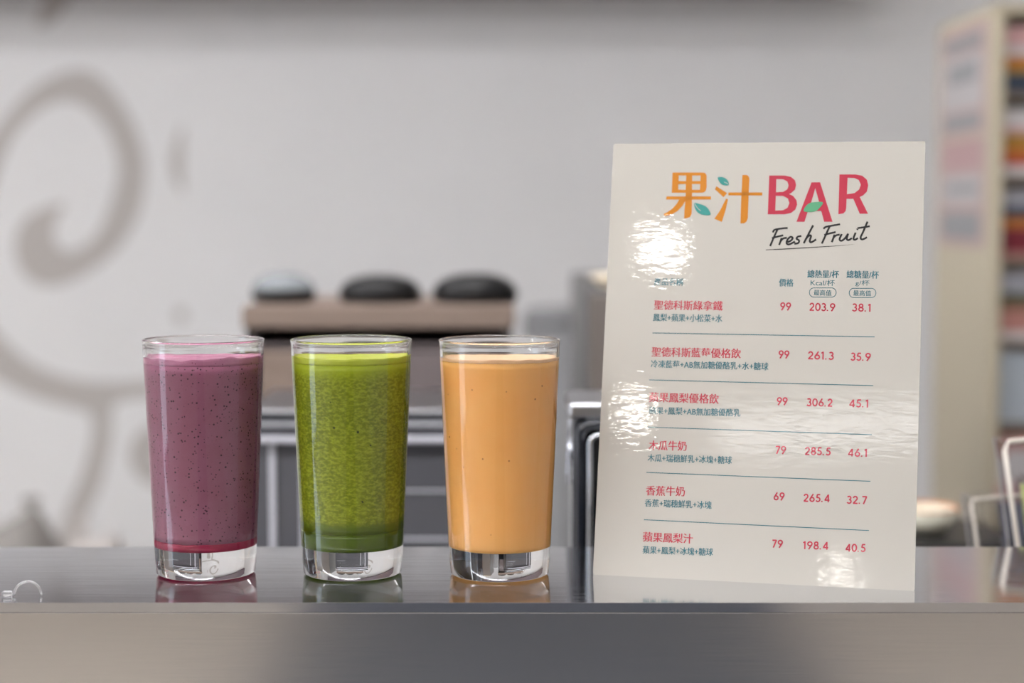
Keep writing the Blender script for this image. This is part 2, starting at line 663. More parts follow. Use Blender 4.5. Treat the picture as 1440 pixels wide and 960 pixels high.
# solve local (y, z) with world height 0: y*cos(LEAN) + z*(uz.z) = 0
tz = -back
foot_z = tz
foot_y = -foot_z * uz.z / uy.z
q = [(CW / 2 - 0.02, 0.19, -CTH), (CW / 2 + 0.02, 0.19, -CTH), (CW / 2 + 0.035, foot_y, foot_z), (CW / 2 - 0.035, foot_y, foot_z)]
a = [bm.verts.new(v) for v in q]
b = [bm.verts.new((v[0], v[1] + 0.0007, v[2] - 0.0004)) for v in q]
bm.faces.new(a[::-1])
bm.faces.new(b)
for i in range(4):
    j = (i + 1) % 4
    bm.faces.new((a[i], a[j], b[j], b[i]))
bmesh.ops.recalc_face_normals(bm, faces=bm.faces)
obj('easel_strut', bm, m_edge, card)

ZP = 0.00012


class Print:
    """collects flat printed shapes in card coordinates"""

    def __init__(s):
        s.bm = bmesh.new()
        s.m = []

    def mi(s, m):
        if m not in s.m:
            s.m.append(m)
        return s.m.index(m)

    def add(s, v, f, m, z=ZP):
        k = s.mi(m)
        vv = [s.bm.verts.new((x, y, z)) for x, y in v]
        for q in f:
            if len(set(q)) < 3:
                continue
            try:
                fc = s.bm.faces.new([vv[i] for i in q])
            except ValueError:
                continue
            fc.normal_update()
            if fc.normal.z < 0:
                fc.normal_flip()
            fc.material_index = k

    def text(s, body, l, r, h, m, bold=0.0):
        A, Bp = cp(*l), cp(*r)
        mx, my = (l[0] + r[0]) / 2, (l[1] + r[1]) / 2
        hh = abs(cp(mx, my - h / 2)[1] - cp(mx, my + h / 2)[1])
        v, f = text_mesh(body)
        for k in ((-1, 1) if bold else (0,)):           # struck twice, so the stems read heavier than the bars
            dx = k * bold * hh
            s.add([(A[0] + dx + (Bp[0] - A[0]) * x, A[1] + (Bp[1] - A[1]) * x + (y - 0.5) * hh) for x, y in v], f, m, ZP + k * 0.00001)

    def loops(s, loops, m, z=ZP):
        v, f = fill_loops(loops, 100.0)
        s.add(v, f, m, z)

    def stroke(s, pts, w, m, z=ZP):
        v, f = ribbon(pts, w)
        s.add(v, f, m, z)

    def done(s, name):
        s.bm.normal_update()
        return obj(name, s.bm, s.m, card)


def arc(cx, cy_, rx, ry, a0, a1, n=14):
    return [(cx + rx * math.cos(math.radians(a0 + (a1 - a0) * k / n)), cy_ + ry * math.sin(math.radians(a0 + (a1 - a0) * k / n))) for k in range(n + 1)]


# geometric numerals: strokes in a unit-high box
DIG = {
    '0': (0.60, [arc(.30, .5, .235, .43, 90, 450, 28)]),
    '1': (0.34, [[(.02, .80), (.20, .93)], [(.20, 1.0), (.20, .0)]]),
    '2': (0.56, [arc(.27, .68, .20, .25, 170, -30, 16) + [(.07, .075)], [(.03, .07), (.53, .07)]]),
    '3': (0.54, [arc(.25, .72, .18, .21, 150, -90, 16), arc(.25, .29, .215, .225, 90, -155, 16)]),
    '4': (0.60, [[(.43, .0), (.43, .97)], [(.43, .95), (.06, .27)], [(.02, .26), (.57, .26)]]),
    '5': (0.55, [[(.50, .93), (.18, .93)], [(.19, .96), (.12, .52)], arc(.25, .32, .22, .25, 125, -150, 18)]),
    '6': (0.60, [arc(.30, .31, .225, .24, 0, 360, 26), [(.42, 1.0), (.11, .44)]]),
    '7': (0.55, [[(.03, .93), (.50, .93)], [(.49, .95), (.16, .0)]]),
    '8': (0.58, [arc(.29, .73, .175, .20, 0, 360, 24), arc(.29, .285, .215, .215, 0, 360, 24)]),
    '9': (0.60, [arc(.30, .69, .225, .24, 0, 360, 26), [(.18, .0), (.49, .56)]]),
    '.': (0.24, [[(.06, .01), (.06, .165)]]),
}


def numeral(P, s, l, r, y0, y1, h, m):
    tot = sum(DIG[c][0] for c in s) + 0.09 * (len(s) - 1)
    A, Bp = cp(l, y0), cp(r, y1)
    mx = (l + r) / 2
    my = (y0 + y1) / 2
    hh = abs(cp(mx, my - h / 2)[1] - cp(mx, my + h / 2)[1])
    kx = (Bp[0] - A[0]) / tot
    x = 0.0
    for c in s:
        w, st = DIG[c]
        for q in st:
            pts = []
            for a, b in q:
                X = A[0] + (x + a) * kx
                Y = A[1] + (Bp[1] - A[1]) * (x + a) / tot + (b - 0.5) * hh
                pts.append((X, Y))
            P.stroke(pts, hh * 0.175 if c != '.' else hh * 0.17, m)
        x += w + 0.09


# --- heading characters, traced in the heading's own grid (quarter photo pixels)
def g(X, Y):
    return cp(900 + X / 4.0, 220 + Y / 4.0)


def gl(pts, smooth=0):
    if smooth:
        pts = catmull(pts, smooth, True)
    return [g(*p) for p in pts]


P = Print()
P.loops([gl([(183, 90), (355, 90), (368, 94), (375, 106), (375, 170), (371, 190), (360, 202), (348, 204), (178, 204)]),
         gl([(218, 107), (260, 107), (259, 138), (217, 138)]), gl([(294, 107), (341, 107), (340, 138), (294, 138)]),
         gl([(216, 155), (258, 155), (257, 187), (215, 187)]), gl([(293, 155), (339, 155), (337, 187), (293, 187)])], p_orange)
P.loops([gl([(149, 224), (399, 224), (399, 242), (147, 242)])], p_orange)
P.loops([gl([(257, 200), (293, 200), (292, 300), (290, 325), (280, 341), (262, 348), (248, 348), (250, 300), (256, 240)])], p_orange)
P.loops([gl([(222, 240), (205, 268), (180, 295), (152, 314), (134, 322), (138, 336), (170, 330), (210, 308), (240, 276), (262, 240)])], p_orange)
P.done('heading_character')
P = Print()
P.loops([gl([(430, 167), (490, 206), (470, 229), (421, 184)])], p_orange)
P.loops([gl([(484, 237), (495, 240), (482, 300), (460, 368), (418, 350), (450, 305)])], p_orange)
P.loops([gl([(498, 202), (688, 202), (688, 219), (497, 219)])], p_orange)
P.loops([gl([(576, 104), (600, 104), (611, 110), (616, 124), (612, 200), (607, 345), (600, 365), (586, 376), (565, 377), (569, 240)])], p_orange)
P.done('heading_character')
P = Print()
P.loops([gl([(727, 107), (815, 107), (850, 115), (872, 134), (878, 160), (872, 186), (850, 206), (838, 211), (862, 222), (880, 246), (884, 270), (874, 298), (850, 317), (815, 325), (719, 325)]),
         gl([(767, 127), (805, 128), (828, 140), (836, 162), (829, 184), (806, 199), (765, 201)]),
         gl([(764, 221), (806, 222), (832, 236), (840, 262), (830, 288), (804, 302), (761, 304)])], p_red)
P.done('heading_letter')
P = Print()
P.loops([gl([(965, 145), (1013, 145), (1083, 367), (1036, 367), (1019, 306), (945, 306), (925, 367), (880, 367)]),
         gl([(986, 178), (962, 262), (1009, 262)])], p_red)
P.done('heading_letter')
P = Print()
P.loops([gl([(1122, 101), (1212, 101), (1250, 108), (1276, 130), (1284, 162), (1276, 198), (1255, 219), (1236, 228), (1283, 322), (1236, 322), (1200, 238), (1162, 238), (1160, 290), (1156, 308), (1144, 320), (1116, 325)]),
         gl([(1168, 120), (1206, 121), (1230, 132), (1242, 158), (1232, 186), (1206, 206), (1164, 212)])], p_red)
P.done('heading_letter')
P = Print()
P.loops([gl([(306, 262), (332, 266), (366, 278), (388, 300), (396, 328), (352, 328), (324, 314), (309, 290)], 4)], p_teal, ZP * 2)
P.stroke([g(*p) for p in catmull([(308, 266), (324, 290), (342, 306)], 5)], 0.0004, m_card, ZP * 3)
P.done('leaf_motif')
P = Print()
P.loops([gl([(438, 118), (468, 117), (492, 134), (498, 160), (466, 160), (447, 143)], 4)], p_teal, ZP * 2)
P.stroke([g(*p) for p in catmull([(496, 156), (484, 148), (474, 144)], 5)], 0.0004, m_card, ZP * 3)
P.done('leaf_motif')
P = Print()
P.loops([gl([(921, 306), (934, 278), (964, 259), (1028, 257), (1012, 288), (986, 308), (950, 313)], 4)], p_leaf, ZP * 2)
P.done('leaf_motif')
P = Print()
SW = 0.0013
for s_ in ([(774, 410), (755, 450), (732, 504)], [(747, 427), (758, 412), (795, 405), (831, 402)], [(742, 459), (775, 450), (806, 443)],
           [(797, 458), (790, 478), (783, 498)], [(789, 480), (804, 462), (826, 457)],
           [(830, 482), (850, 472), (859, 458), (846, 452), (830, 468), (825, 488), (840, 494), (872, 478)],
           [(908, 447), (888, 451), (881, 462), (895, 473), (889, 487), (868, 491)],
           [(974, 387), (946, 440), (921, 488)], [(930, 468), (948, 447), (962, 446), (955, 474), (964, 482), (991, 466)],
           [(1067, 393), (1050, 430), (1023, 490)], [(1032, 407), (1046, 396), (1085, 388), (1126, 381)], [(1036, 441), (1066, 433), (1101, 425)],
           [(1094, 439), (1087, 460), (1079, 482)], [(1086, 460), (1102, 444), (1124, 439)],
           [(1135, 436), (1123, 464), (1132, 474), (1152, 461), (1171, 434)], [(1171, 434), (1163, 462), (1173, 470), (1192, 459)],
           [(1213, 428), (1201, 460), (1209, 468), (1226, 459)], [(1220, 412), (1225, 407)],
           [(1280, 366), (1256, 422), (1241, 456), (1252, 466), (1277, 454)], [(1224, 403), (1258, 398), (1293, 392)]):
    P.stroke([g(*p) for p in catmull(s_, 6)], SW, p_black)
P.stroke([g(*p) for p in ((708, 525), (800, 521), (900, 515), (1000, 509), (1100, 503), (1205, 494))], [.0004, .0006, .0006, .0005, .00035, .00012], p_black)
P.done('script_lettering')
BT = 0.024


def put(name, body, l, r, h, m, bold=0.0):
    P = Print()
    P.text(body, l, r, h, m, bold)
    return P.done(name)


put('column_heading', '產品名稱', (920, 395.7), (961, 396.5), 10.5, p_ttext, BT)
put('column_heading', '價格', (1095.7, 397), (1115.7, 397.5), 11, p_ttext, BT)
put('column_heading', '總熱量/杯', (1135.7, 385), (1179.7, 385.6), 11, p_ttext, BT)
put('column_heading', 'Kcal/杯', (1140, 397.2), (1174, 397.7), 9, p_ttext, 0.0)
put('column_heading', '總糖量/杯', (1190.7, 385.6), (1235.8, 386.3), 11, p_ttext, BT)
put('column_heading', 'g/杯', (1203, 398), (1222.7, 398.4), 9, p_ttext, 0.0)
for l, r, cx_, cy_ in (((1144.5, 411.2), (1169.3, 411.8), 1157, 411.2), ((1200, 411.8), (1225, 412.4), 1213, 411.8)):
    P = Print()
    P.text('最高值', l, r, 8, p_ttext, 0.012)
    l = [(cx_ + (12.4 if math.cos(t) > 0 else -12.4) + 6.4 * math.cos(t), cy_ + 6.5 * math.sin(t)) for t in [2 * PI * (k + .5) / 40 for k in range(40)]]
    l.append(l[0])
    P.stroke([cp(*p) for p in l], 0.00042, p_ttext)
    P.done('pill_badge')
ROWS = [
    ('聖德科斯綠拿鐵', (920, 428.5), (1016, 430), '鳳梨+蘋果+小松菜+水', (918.7, 446), (1015.7, 447.8), '99', (1097.2, 1112.4, 430.7), '203.9', (1138.3, 1174.6, 431.6), '38.1', (1198.2, 1225.2, 432.4)),
    ('聖德科斯藍莓優格飲', (916.7, 494.5), (1041.7, 497), '冷凍藍莓+AB無加糖優酪乳+水+糖球', (915.5, 511.3), (1080.5, 515.2), '99', (1095, 1110, 498.2), '261.3', (1136.2, 1172.7, 499.8), '35.9', (1196.2, 1224.6, 501.5)),
    ('蘋果鳳梨優格飲', (913.2, 558), (1010.7, 560.8), '蘋果+鳳梨+AB無加糖優酪乳', (913, 576.8), (1041.2, 580.2), '99', (1092.5, 1107.5, 564), '306.2', (1134.5, 1170.8, 565.7), '45.1', (1194.2, 1221.8, 567)),
    ('木瓜牛奶', (912.5, 625.7), (965.5, 626.9), '木瓜+瑞穗鮮乳+冰塊+糖球', (911, 643.3), (1029.2, 646.8), '79', (1090.5, 1105.5, 632.5), '285.5', (1132, 1168.3, 634.2), '46.1', (1192.5, 1220, 636.3)),
    ('香蕉牛奶', (908.7, 689.5), (963, 690.8), '香蕉+瑞穗鮮乳+冰塊', (907, 706.7), (1000.5, 710), '69', (1088, 1103.3, 697.7), '265.4', (1130, 1167, 700), '32.7', (1190.7, 1219.5, 702.7)),
    ('蘋果鳳梨汁', (904.3, 754.3), (974.3, 757.3), '蘋果+鳳梨+冰塊+糖球', (904, 772.7), (1002.7, 776), '79', (1085.7, 1101, 764.3), '198.4', (1129.3, 1165, 766.7), '40.5', (1189, 1217.3, 770)),
]
for nm, a, b, ing, c, d, n1, q1, n2, q2, n3, q3 in ROWS:
    put('item_name', nm, a, b, 13.8, p_rtext, 0.020)
    put('ingredient_list', ing, c, d, 10.8, p_ttext, 0.020)
    for pn, s_, q in (('price', n1, q1), ('nutrition_value', n2, q2), ('nutrition_value', n3, q3)):
        P = Print()
        numeral(P, s_, q[0], q[1], q[2] - (q[1] - q[0]) * 0.012, q[2] + (q[1] - q[0]) * 0.012, 11.2, p_rtext)
        P.done(pn)
for a, b in (((917.5, 468), (1230, 473.5)), ((913, 534), (1228, 542)), ((911, 600.3), (1226, 611)), ((909, 664), (1224, 676.5)), ((905.5, 730.5), (1222, 745.7))):
    P = Print()
    P.stroke([cp(*a), cp(*b)], 0.0005, p_ttext)
    P.done('divider_line')

# downlights placed where the glints on the laminate say they hang
for hx, hy in ((930, 352), (893, 580), (1182, 812)):
    r = ray(hx, hy).normalized()
    c_ = cp(hx, hy)
    hit = O + ux * c_[0] + uy * c_[1]
    rd = r - 2 * r.dot(uz) * uz
    t = (CEIL - 0.006 - hit.z) / rd.z
    q = hit + rd * t
    print('downlight', [round(v, 3) for v in q])
    downlight(q.x, q.y)

# ------------------------------------------------------------------ mural on the back wall
YW = YB
m_mural = mat('mural_taupe', rgb(163, 159, 156, 1.40), 0.7, spec=0.2)


def decal_part(name, pts, parent, smooth=5):
    if smooth:
        pts = catmull(pts, smooth, True)
    W = [(at(x, y, YW - 0.0015)) for x, y in pts]
    v, f = fill_loops([[(p.x, p.z) for p in W]], 10.0)
    bm = bmesh.new()
    a = [bm.verts.new((x, -0.0015, z)) for x, z in v]
    for q in f:
        try:
            bm.faces.new([a[i] for i in q])
        except ValueError:
            pass
    r = bmesh.ops.extrude_face_region(bm, geom=list(bm.faces))
    for e in r['geom']:
        if isinstance(e, bmesh.types.BMVert):
            e.co.y = 0.0
    bmesh.ops.recalc_face_normals(bm, faces=bm.faces)
    return obj(name, bm, m_mural, parent)


mur = thing('wall_decal', 'large taupe curling vine decal on the white back wall at left', 'wall decoration', (0, YW, 0))
decal_part('curl', [(-40, 250), (-10, 190), (25, 145), (60, 115), (105, 98), (140, 108), (175, 150), (198, 200), (205, 245), (195, 300), (165, 350), (120, 385), (75, 402), (40, 392), (22, 360), (25, 325), (45, 300), (90, 286),
                    (80, 308), (75, 328), (85, 350), (110, 350), (138, 325), (158, 280), (166, 240), (160, 205), (145, 175), (120, 150), (90, 142), (55, 155), (20, 190), (0, 235), (-20, 290)], mur)
decal_part('branch', [(-40, 430), (0, 472), (40, 508), (90, 529), (140, 537), (205, 535), (300, 520), (380, 500), (384, 525), (300, 548), (205, 558), (166, 565), (157, 585), (156, 620), (142, 680), (117, 735), (90, 800), (66, 800), (92, 720), (114, 670), (129, 615), (129, 590), (118, 578), (60, 562), (20, 546), (-40, 505)], mur)
decal_part('berry', [(225 + 43 * math.cos(a), 640 + 43 * math.sin(a)) for a in [2 * PI * k / 16 for k in range(16)]], mur)
decal_part('crescent', [(258, 172), (246, 198), (239, 225), (243, 250), (258, 275)], mur, 0)
decal_part('dot', [(254 + 9 * math.cos(a), 443 + 10 * math.sin(a)) for a in [2 * PI * k / 12 for k in range(12)]], mur)
decal_part('leaf', [(51, 36), (56, 18), (66, -10), (85, -40), (118, -40), (100, -4), (84, 20), (66, 36)], mur)

# ------------------------------------------------------------------ back worktop and what stands on it
WZ = 0.85
m_lam = mat('worktop_laminate', rgb(150, 148, 146), 0.4)
wt = thing('back_worktop', 'low grey worktop behind the serving counter', 'worktop', (0, 1.36, 0))
obj('worktop_slab', bx(-0.45, 1.2, 0, 0.64, WZ - 0.03, WZ, bev=0.003), m_lam, wt)
obj('worktop_base', bx(-0.43, 1.18, 0.03, 0.62, 0, WZ - 0.03), m_lam, wt)

# wooden rack with three dark domes
m_wood = mat('pale_brown_board', rgb(150, 130, 116, 1.25), 0.6)
N, L, B = nodes(m_wood)
n = noise(N, L, 18.0, 4, 0.6, stretch=(0.6, 6, 8))
L.new(ramp(N, L, n.outputs['Fac'], [(0.3, rgb(128, 111, 100, 1.2)), (0.7, rgb(146, 129, 118, 1.2))]).outputs[0], B.inputs['Base Color'])
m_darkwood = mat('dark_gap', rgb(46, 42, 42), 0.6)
m_greywood = mat('grey_brown_board', rgb(112, 102, 102, 1.3), 0.6)
RD = 2.12
rx0, rx1 = at(340, 445, RD).x, at(724, 445, RD).x
rz1, rz0 = at(500, 431, RD).z, at(500, 461, RD).z
zg = at(500, 486, RD).z
rack = thing('wooden_rack', 'brown wooden rack with open gap and drawers behind the drinks', 'rack', (0, RD, 0))
obj('top_board', bx(rx0, rx1, 0, 0.26, rz0, rz1, bev=0.002), m_wood, rack)
for x0, x1 in ((rx0 + 0.004, rx0 + 0.016), (rx1 - 0.016, rx1 - 0.004)):
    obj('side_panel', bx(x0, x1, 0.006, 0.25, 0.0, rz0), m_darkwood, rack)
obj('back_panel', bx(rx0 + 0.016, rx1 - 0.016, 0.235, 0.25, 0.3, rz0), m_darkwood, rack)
obj('shelf', bx(rx0 + 0.016, rx1 - 0.016, 0.006, 0.235, zg - 0.004, zg, bev=0.001), m_greywood, rack)
xm = at(525, 500, RD).x
for x0, x1, m in ((rx0 + 0.018, xm - 0.004, m_wood), (xm + 0.004, rx1 - 0.018, m_greywood)):
    dr = obj('drawer', bx(x0, x1, 0.008, 0.22, zg - 0.16, zg - 0.006, bev=0.002), m, rack)
    bm = bmesh.new()
    tube(bm, [((x0 + x1) / 2 - 0.03, -0.012, zg - 0.09), ((x0 + x1) / 2 + 0.03, -0.012, zg - 0.09)], 0.004)
    tube(bm, [((x0 + x1) / 2 - 0.025, -0.012, zg - 0.09), ((x0 + x1) / 2 - 0.025, 0.0085, zg - 0.09)], 0.003)
    tube(bm, [((x0 + x1) / 2 + 0.025, -0.012, zg - 0.09), ((x0 + x1) / 2 + 0.025, 0.0085, zg - 0.09)], 0.003)
    obj('handle', bm, m_darkwood, dr)
m_black = mat('black_plastic', rgb(32, 32, 33), 0.35)
m_smoke = mat('smoky_clear_plastic', (0.62, 0.66, 0.69, 1), 0.15, trans=0.6, ior=1.2)


def dome(pc, pw, ptop, label, clear):
    d = RD + 0.10
    z0 = rz1
    c = at(pc, 428, d)
    rad = (at(pc + pw / 2, 420, d).x - c.x)
    h = at(pc, ptop, d).z - z0
    t = thing('domed_container', label, 'container', (c.x, d, z0), group='domed containers on the wooden rack')
    hb = h * (0.42 if clear else 0.36)
    obj('bowl', lathe([(0, 0.0), (rad * 0.86, 0), (rad * 0.95, hb * 0.2), (rad, hb * 0.75), (rad, hb), (rad * 0.93, hb), (0, hb)], 48), m_black, t, smooth=False)
    prof = [(rad * 0.97, hb + 0.0002)]
    for k in range(1, 9):
        a = PI / 2 * k / 8
        prof.append((rad * 0.97 * math.cos(a) ** 0.85 if k < 8 else 0, hb + (h - hb) * math.sin(a)))
    obj('lid', lathe([(0, hb + 0.0002)] + prof, 48), m_smoke if clear else m_black, t, smooth=True)


dome(399, 90, 383, 'round black container with pale smoky dome, left end of the wooden rack', True)
dome(535, 118, 386, 'round black domed container in the middle of the wooden rack', False)
dome(668, 122, 384, 'round black domed container at the right end of the wooden rack', False)

# steel and glass appliance behind the green drink
m_satin = mat('satin_steel', (0.62, 0.63, 0.66, 1), 0.28, metal=1.0)
m_lightbar = mat('pale_grey_plastic', rgb(186, 186, 194, 1.2), 0.35)
m_navy = mat('navy_black_gloss', rgb(26, 30, 40), 0.12, coat=0.6)
m_dglass = mat('dark_glass', rgb(92, 92, 97), 0.12, spec=0.6)
m_body = mat('charcoal_metal', rgb(70, 70, 74), 0.35, metal=0.3)
AD = 1.72
ax0, ax1 = at(346, 600, AD).x, at(652, 600, AD).x


def az(y):
    return at(500, y, AD).z


ap = thing('countertop_appliance', 'low steel topped appliance with dark glass front behind the green drink', 'appliance', (0, AD, 0))
obj('body', bx(ax0, ax1, 0.012, 0.20, WZ + 0.008, az(592), bev=0.004), m_body, ap)
obj('top_cover', bx(ax0, ax1, 0.0, 0.20, az(581), az(577), bev=0.001, seg=2), m_satin, ap)
obj('dark_trim', bx(ax0, ax1, 0.002, 0.20, az(592), az(581.2), bev=0.002), m_navy, ap)
obj('rail', bx(ax0, ax1, -0.002, 0.012, az(599), az(594.5), bev=0.001), m_satin, ap)
dr = obj('door', bx(ax0 + 0.004, ax1 - 0.004, 0.002, 0.0118, WZ + 0.012, az(600), bev=0.001), m_dglass, ap)
bm = bmesh.new()
box(bm, ax0 + 0.012, ax1 - 0.012, -0.012, -0.004, az(621), az(612), bev=0.002)
for x in (ax0 + 0.02, (ax0 + ax1) / 2, ax1 - 0.03):
    box(bm, x, x + 0.01, -0.0045, 0.003, az(619), az(614))
obj('handle', bm, m_lightbar, dr)
x = at(383, 650, AD).x
obj('door_bar', bx(x - 0.003, x + 0.003, -0.0015, 0.0019, WZ + 0.012, az(623), bev=0.001), m_lightbar, dr)
x = at(425, 650, AD).x
obj('door_bar', bx(x - 0.002, x + 0.002, -0.0015, 0.0019, WZ + 0.012, az(640), bev=0.0008), m_lightbar, dr)
for y, w in ((690, .0009), (758, .0012)):
    obj('door_line', bx(at(560, 650, AD).x, ax1 - 0.012, -0.0006, 0.0019, az(y) - w, az(y) + w), m_lightbar, dr)
for x in (ax0 + 0.02, ax1 - 0.04):
    obj('foot', bx(x, x + 0.02, 0.03, 0.05, WZ, WZ + 0.0079), m_black, ap)
    obj('foot', bx(x, x + 0.02, 0.16, 0.18, WZ, WZ + 0.0079), m_black, ap)

# glossy black appliance behind the menu card
m_chrome = mat('chrome_trim', (0.75, 0.78, 0.84, 1), 0.08, metal=1.0)
m_bglass = mat('black_glass', rgb(20, 24, 34), 0.06, coat=1.0)
BD = 1.43
bx0, bx1 = at(799, 650, BD).x, at(1262, 650, BD).x
bz1 = at(830, 566, BD).z
rt = thing('glossy_black_appliance', 'glossy black appliance with chrome corner partly hidden behind the menu card', 'appliance', (0, BD, 0))
obj('body', bx(bx0 + 0.004, bx1 - 0.004, 0.02, 0.098, WZ + 0.012, bz1 - 0.0135, bev=0.006, seg=3), m_navy, rt, smooth=False)
obj('top_cover', bx(bx0, bx1, 0.0, 0.10, bz1 - 0.013, bz1, bev=0.004, seg=4), m_satin, rt)


def corner_frame(x0, x1, z0, z1, w, r, y0, y1):
    o = rounded(x0, x1, z0, z1, r, 8)
    i = rounded(x0 + w, x1 - w, z0 + w, z1 - w, max(r - w, 0.002), 8)
    bm = bmesh.new()
    rg = []
    for lp, y in ((o, y0 + w * .3), ([(a * .7 + b * .3, c * .7 + d * .3) for (a, c), (b, d) in zip(o, i)], y0), ([(a * .3 + b * .7, c * .3 + d * .7) for (a, c), (b, d) in zip(o, i)], y0), (i, y0 + w * .3), (i, y1), (o, y1)):
        rg.append([bm.verts.new((x, y, z)) for x, z in lp])
    n = len(o)
    for k in range(6):
        a, b = rg[k], rg[(k + 1) % 6]
        for q in range(n):
            bm.faces.new((a[q], a[(q + 1) % n], b[(q + 1) % n], b[q]))
    bmesh.ops.recalc_face_normals(bm, faces=bm.faces)
    return bm


zt = at(830, 566, BD).z
obj('outer_frame', corner_frame(bx0 + 0.006, bx1 - 0.006, WZ + 0.012, bz1 - 0.0135, 0.007, 0.012, -0.006, 0.0195), m_navy, rt, smooth=True)
obj('inner_frame', corner_frame(bx0 + 0.0145, bx1 - 0.0145, WZ + 0.02, bz1 - 0.0225, 0.0045, 0.009, -0.010, 0.0195), m_chrome, rt, smooth=True)
obj('glass_panel', bx(bx0 + 0.0195, bx1 - 0.0195, 0.004, 0.0195, WZ + 0.026, bz1 - 0.0275), m_bglass, rt)
bm = bmesh.new()
for k in range(5):
    zz = at(800, 622 + k * 14, BD).z
    tube(bm, [(bx0 + 0.0025, 0.03 + 0.008 * k, zz - 0.010), (bx0 + 0.0015, 0.036 + 0.008 * k, zz), (bx0 + 0.0025, 0.044 + 0.008 * k, zz + 0.012)], 0.0011, 6)
obj('side_vent', bm, m_chrome, rt)
for x in (bx0 + 0.02, bx1 - 0.04):
    for y in (0.03, 0.07):
        obj('foot', bx(x, x + 0.02, y, y + 0.02, WZ, WZ + 0.0118), m_black, rt)

# grey cabinet standing on the floor behind
m_cab = mat('grey_brown_cabinet', rgb(116, 108, 103, 1.2), 0.45)
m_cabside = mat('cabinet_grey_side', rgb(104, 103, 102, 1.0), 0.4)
GD = 2.08
gx0 = at(826, 480, GD).x
gz = at(830, 409, GD).z
cb = thing('storage_cabinet', 'tall grey brown storage cabinet left of and behind the menu card', 'cabinet', (gx0, GD, 0))
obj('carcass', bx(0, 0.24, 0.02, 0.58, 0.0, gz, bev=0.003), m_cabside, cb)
dr = obj('door', bx(0.002, 0.238, 0.0, 0.019, 0.05, gz - 0.004, bev=0.002), m_cab, cb)
obj('handle', bx(0.215, 0.223, -0.02, 0.0005, 0.85, 1.0, bev=0.002), m_satin, dr)
m_bin = mat('shade_bin_grey', rgb(132, 132, 134), 0.45)  # bin is added; its grey stands in for soft shade on the wall
gb = thing('added_shade_bin', 'tall grey bin added to stand in for soft wall shade beside the storage cabinet, right of the orange drink', 'bin', (at(790, 500, 3.2).x, 3.2, 0))
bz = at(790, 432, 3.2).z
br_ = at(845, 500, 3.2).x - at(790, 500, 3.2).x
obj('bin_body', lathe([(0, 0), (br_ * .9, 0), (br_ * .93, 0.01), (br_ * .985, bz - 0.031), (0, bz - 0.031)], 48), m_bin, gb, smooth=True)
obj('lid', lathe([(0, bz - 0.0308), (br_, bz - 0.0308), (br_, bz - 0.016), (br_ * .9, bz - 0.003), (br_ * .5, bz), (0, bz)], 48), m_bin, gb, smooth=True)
m_cream = mat('cream_lid', rgb(226, 212, 188, 1.3), 0.5)
tb = thing('cream_tub', 'shallow cream tub lying on top of the grey cabinet', 'tub', (gx0 + 0.085, GD + 0.11, gz))
obj('tub_body', lathe([(0, 0), (0.066, 0), (0.072, 0.006), (0.074, 0.010), (0, 0.010)], 48), m_cream, tb)
obj('lid', lathe([(0, 0.0102), (0.077, 0.0102), (0.078, 0.012), (0.076, 0.0145), (0.03, 0.0155), (0, 0.0155)], 48), m_cream, tb, smooth=True)

# ------------------------------------------------------------------ beige shelving at right
m_beige = mat('beige_metal', rgb(176, 167, 146, 1.4), 0.5)
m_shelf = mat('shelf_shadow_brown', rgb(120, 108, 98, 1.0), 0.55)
SD, SD2 = 2.62, 2.97
sx = at(1395, 300, SD).x
SR = sx + 0.42
ztop = at(1400, 4, SD).z
sh = thing('shelving_unit', 'beige metal shelving unit stocked with small packets at the right edge', 'shelving', (sx, SD, 0))
obj('side_panel', bx(0, 0.012, 0.002, SD2 - SD, 0, ztop, bev=0.002), m_beige, sh)
obj('side_panel', bx(0.408, 0.42, 0.002, SD2 - SD, 0, ztop, bev=0.002), m_beige, sh)
obj('back_panel', bx(0.0122, 0.4078, SD2 - SD - 0.012, SD2 - SD, 0, ztop - 0.02), m_beige, sh)
obj('top_board', bx(0.0122, 0.4078, 0, SD2 - SD - 0.0122, at(1400, 19, SD).z, ztop - 0.001, bev=0.001), m_beige, sh)
ysh = (133, 250, 366, 482, 598, 714)
for y in ysh:
    z = at(1420, y, SD).z
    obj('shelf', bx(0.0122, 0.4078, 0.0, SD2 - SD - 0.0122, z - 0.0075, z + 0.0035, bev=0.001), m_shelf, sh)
obj('front_post', bx(-0.001, 0.013, -0.006, 0.0018, 0, ztop, bev=0.001), m_beige, sh)

pal = {k: mat('packet_' + k, rgb(*c, 1.3), 0.4) for k, c in dict(white=(190, 186, 186), pink=(190, 150, 150), orange=(170, 105, 45), yellow=(150, 120, 50), darkblue=(52, 62, 78), green=(70, 82, 66), red=(170, 60, 45),
       maroon=(112, 36, 48), grey=(150, 150, 158), brown=(120, 92, 72), rose=(170, 120, 112), blue=(160, 168, 176)).items()}


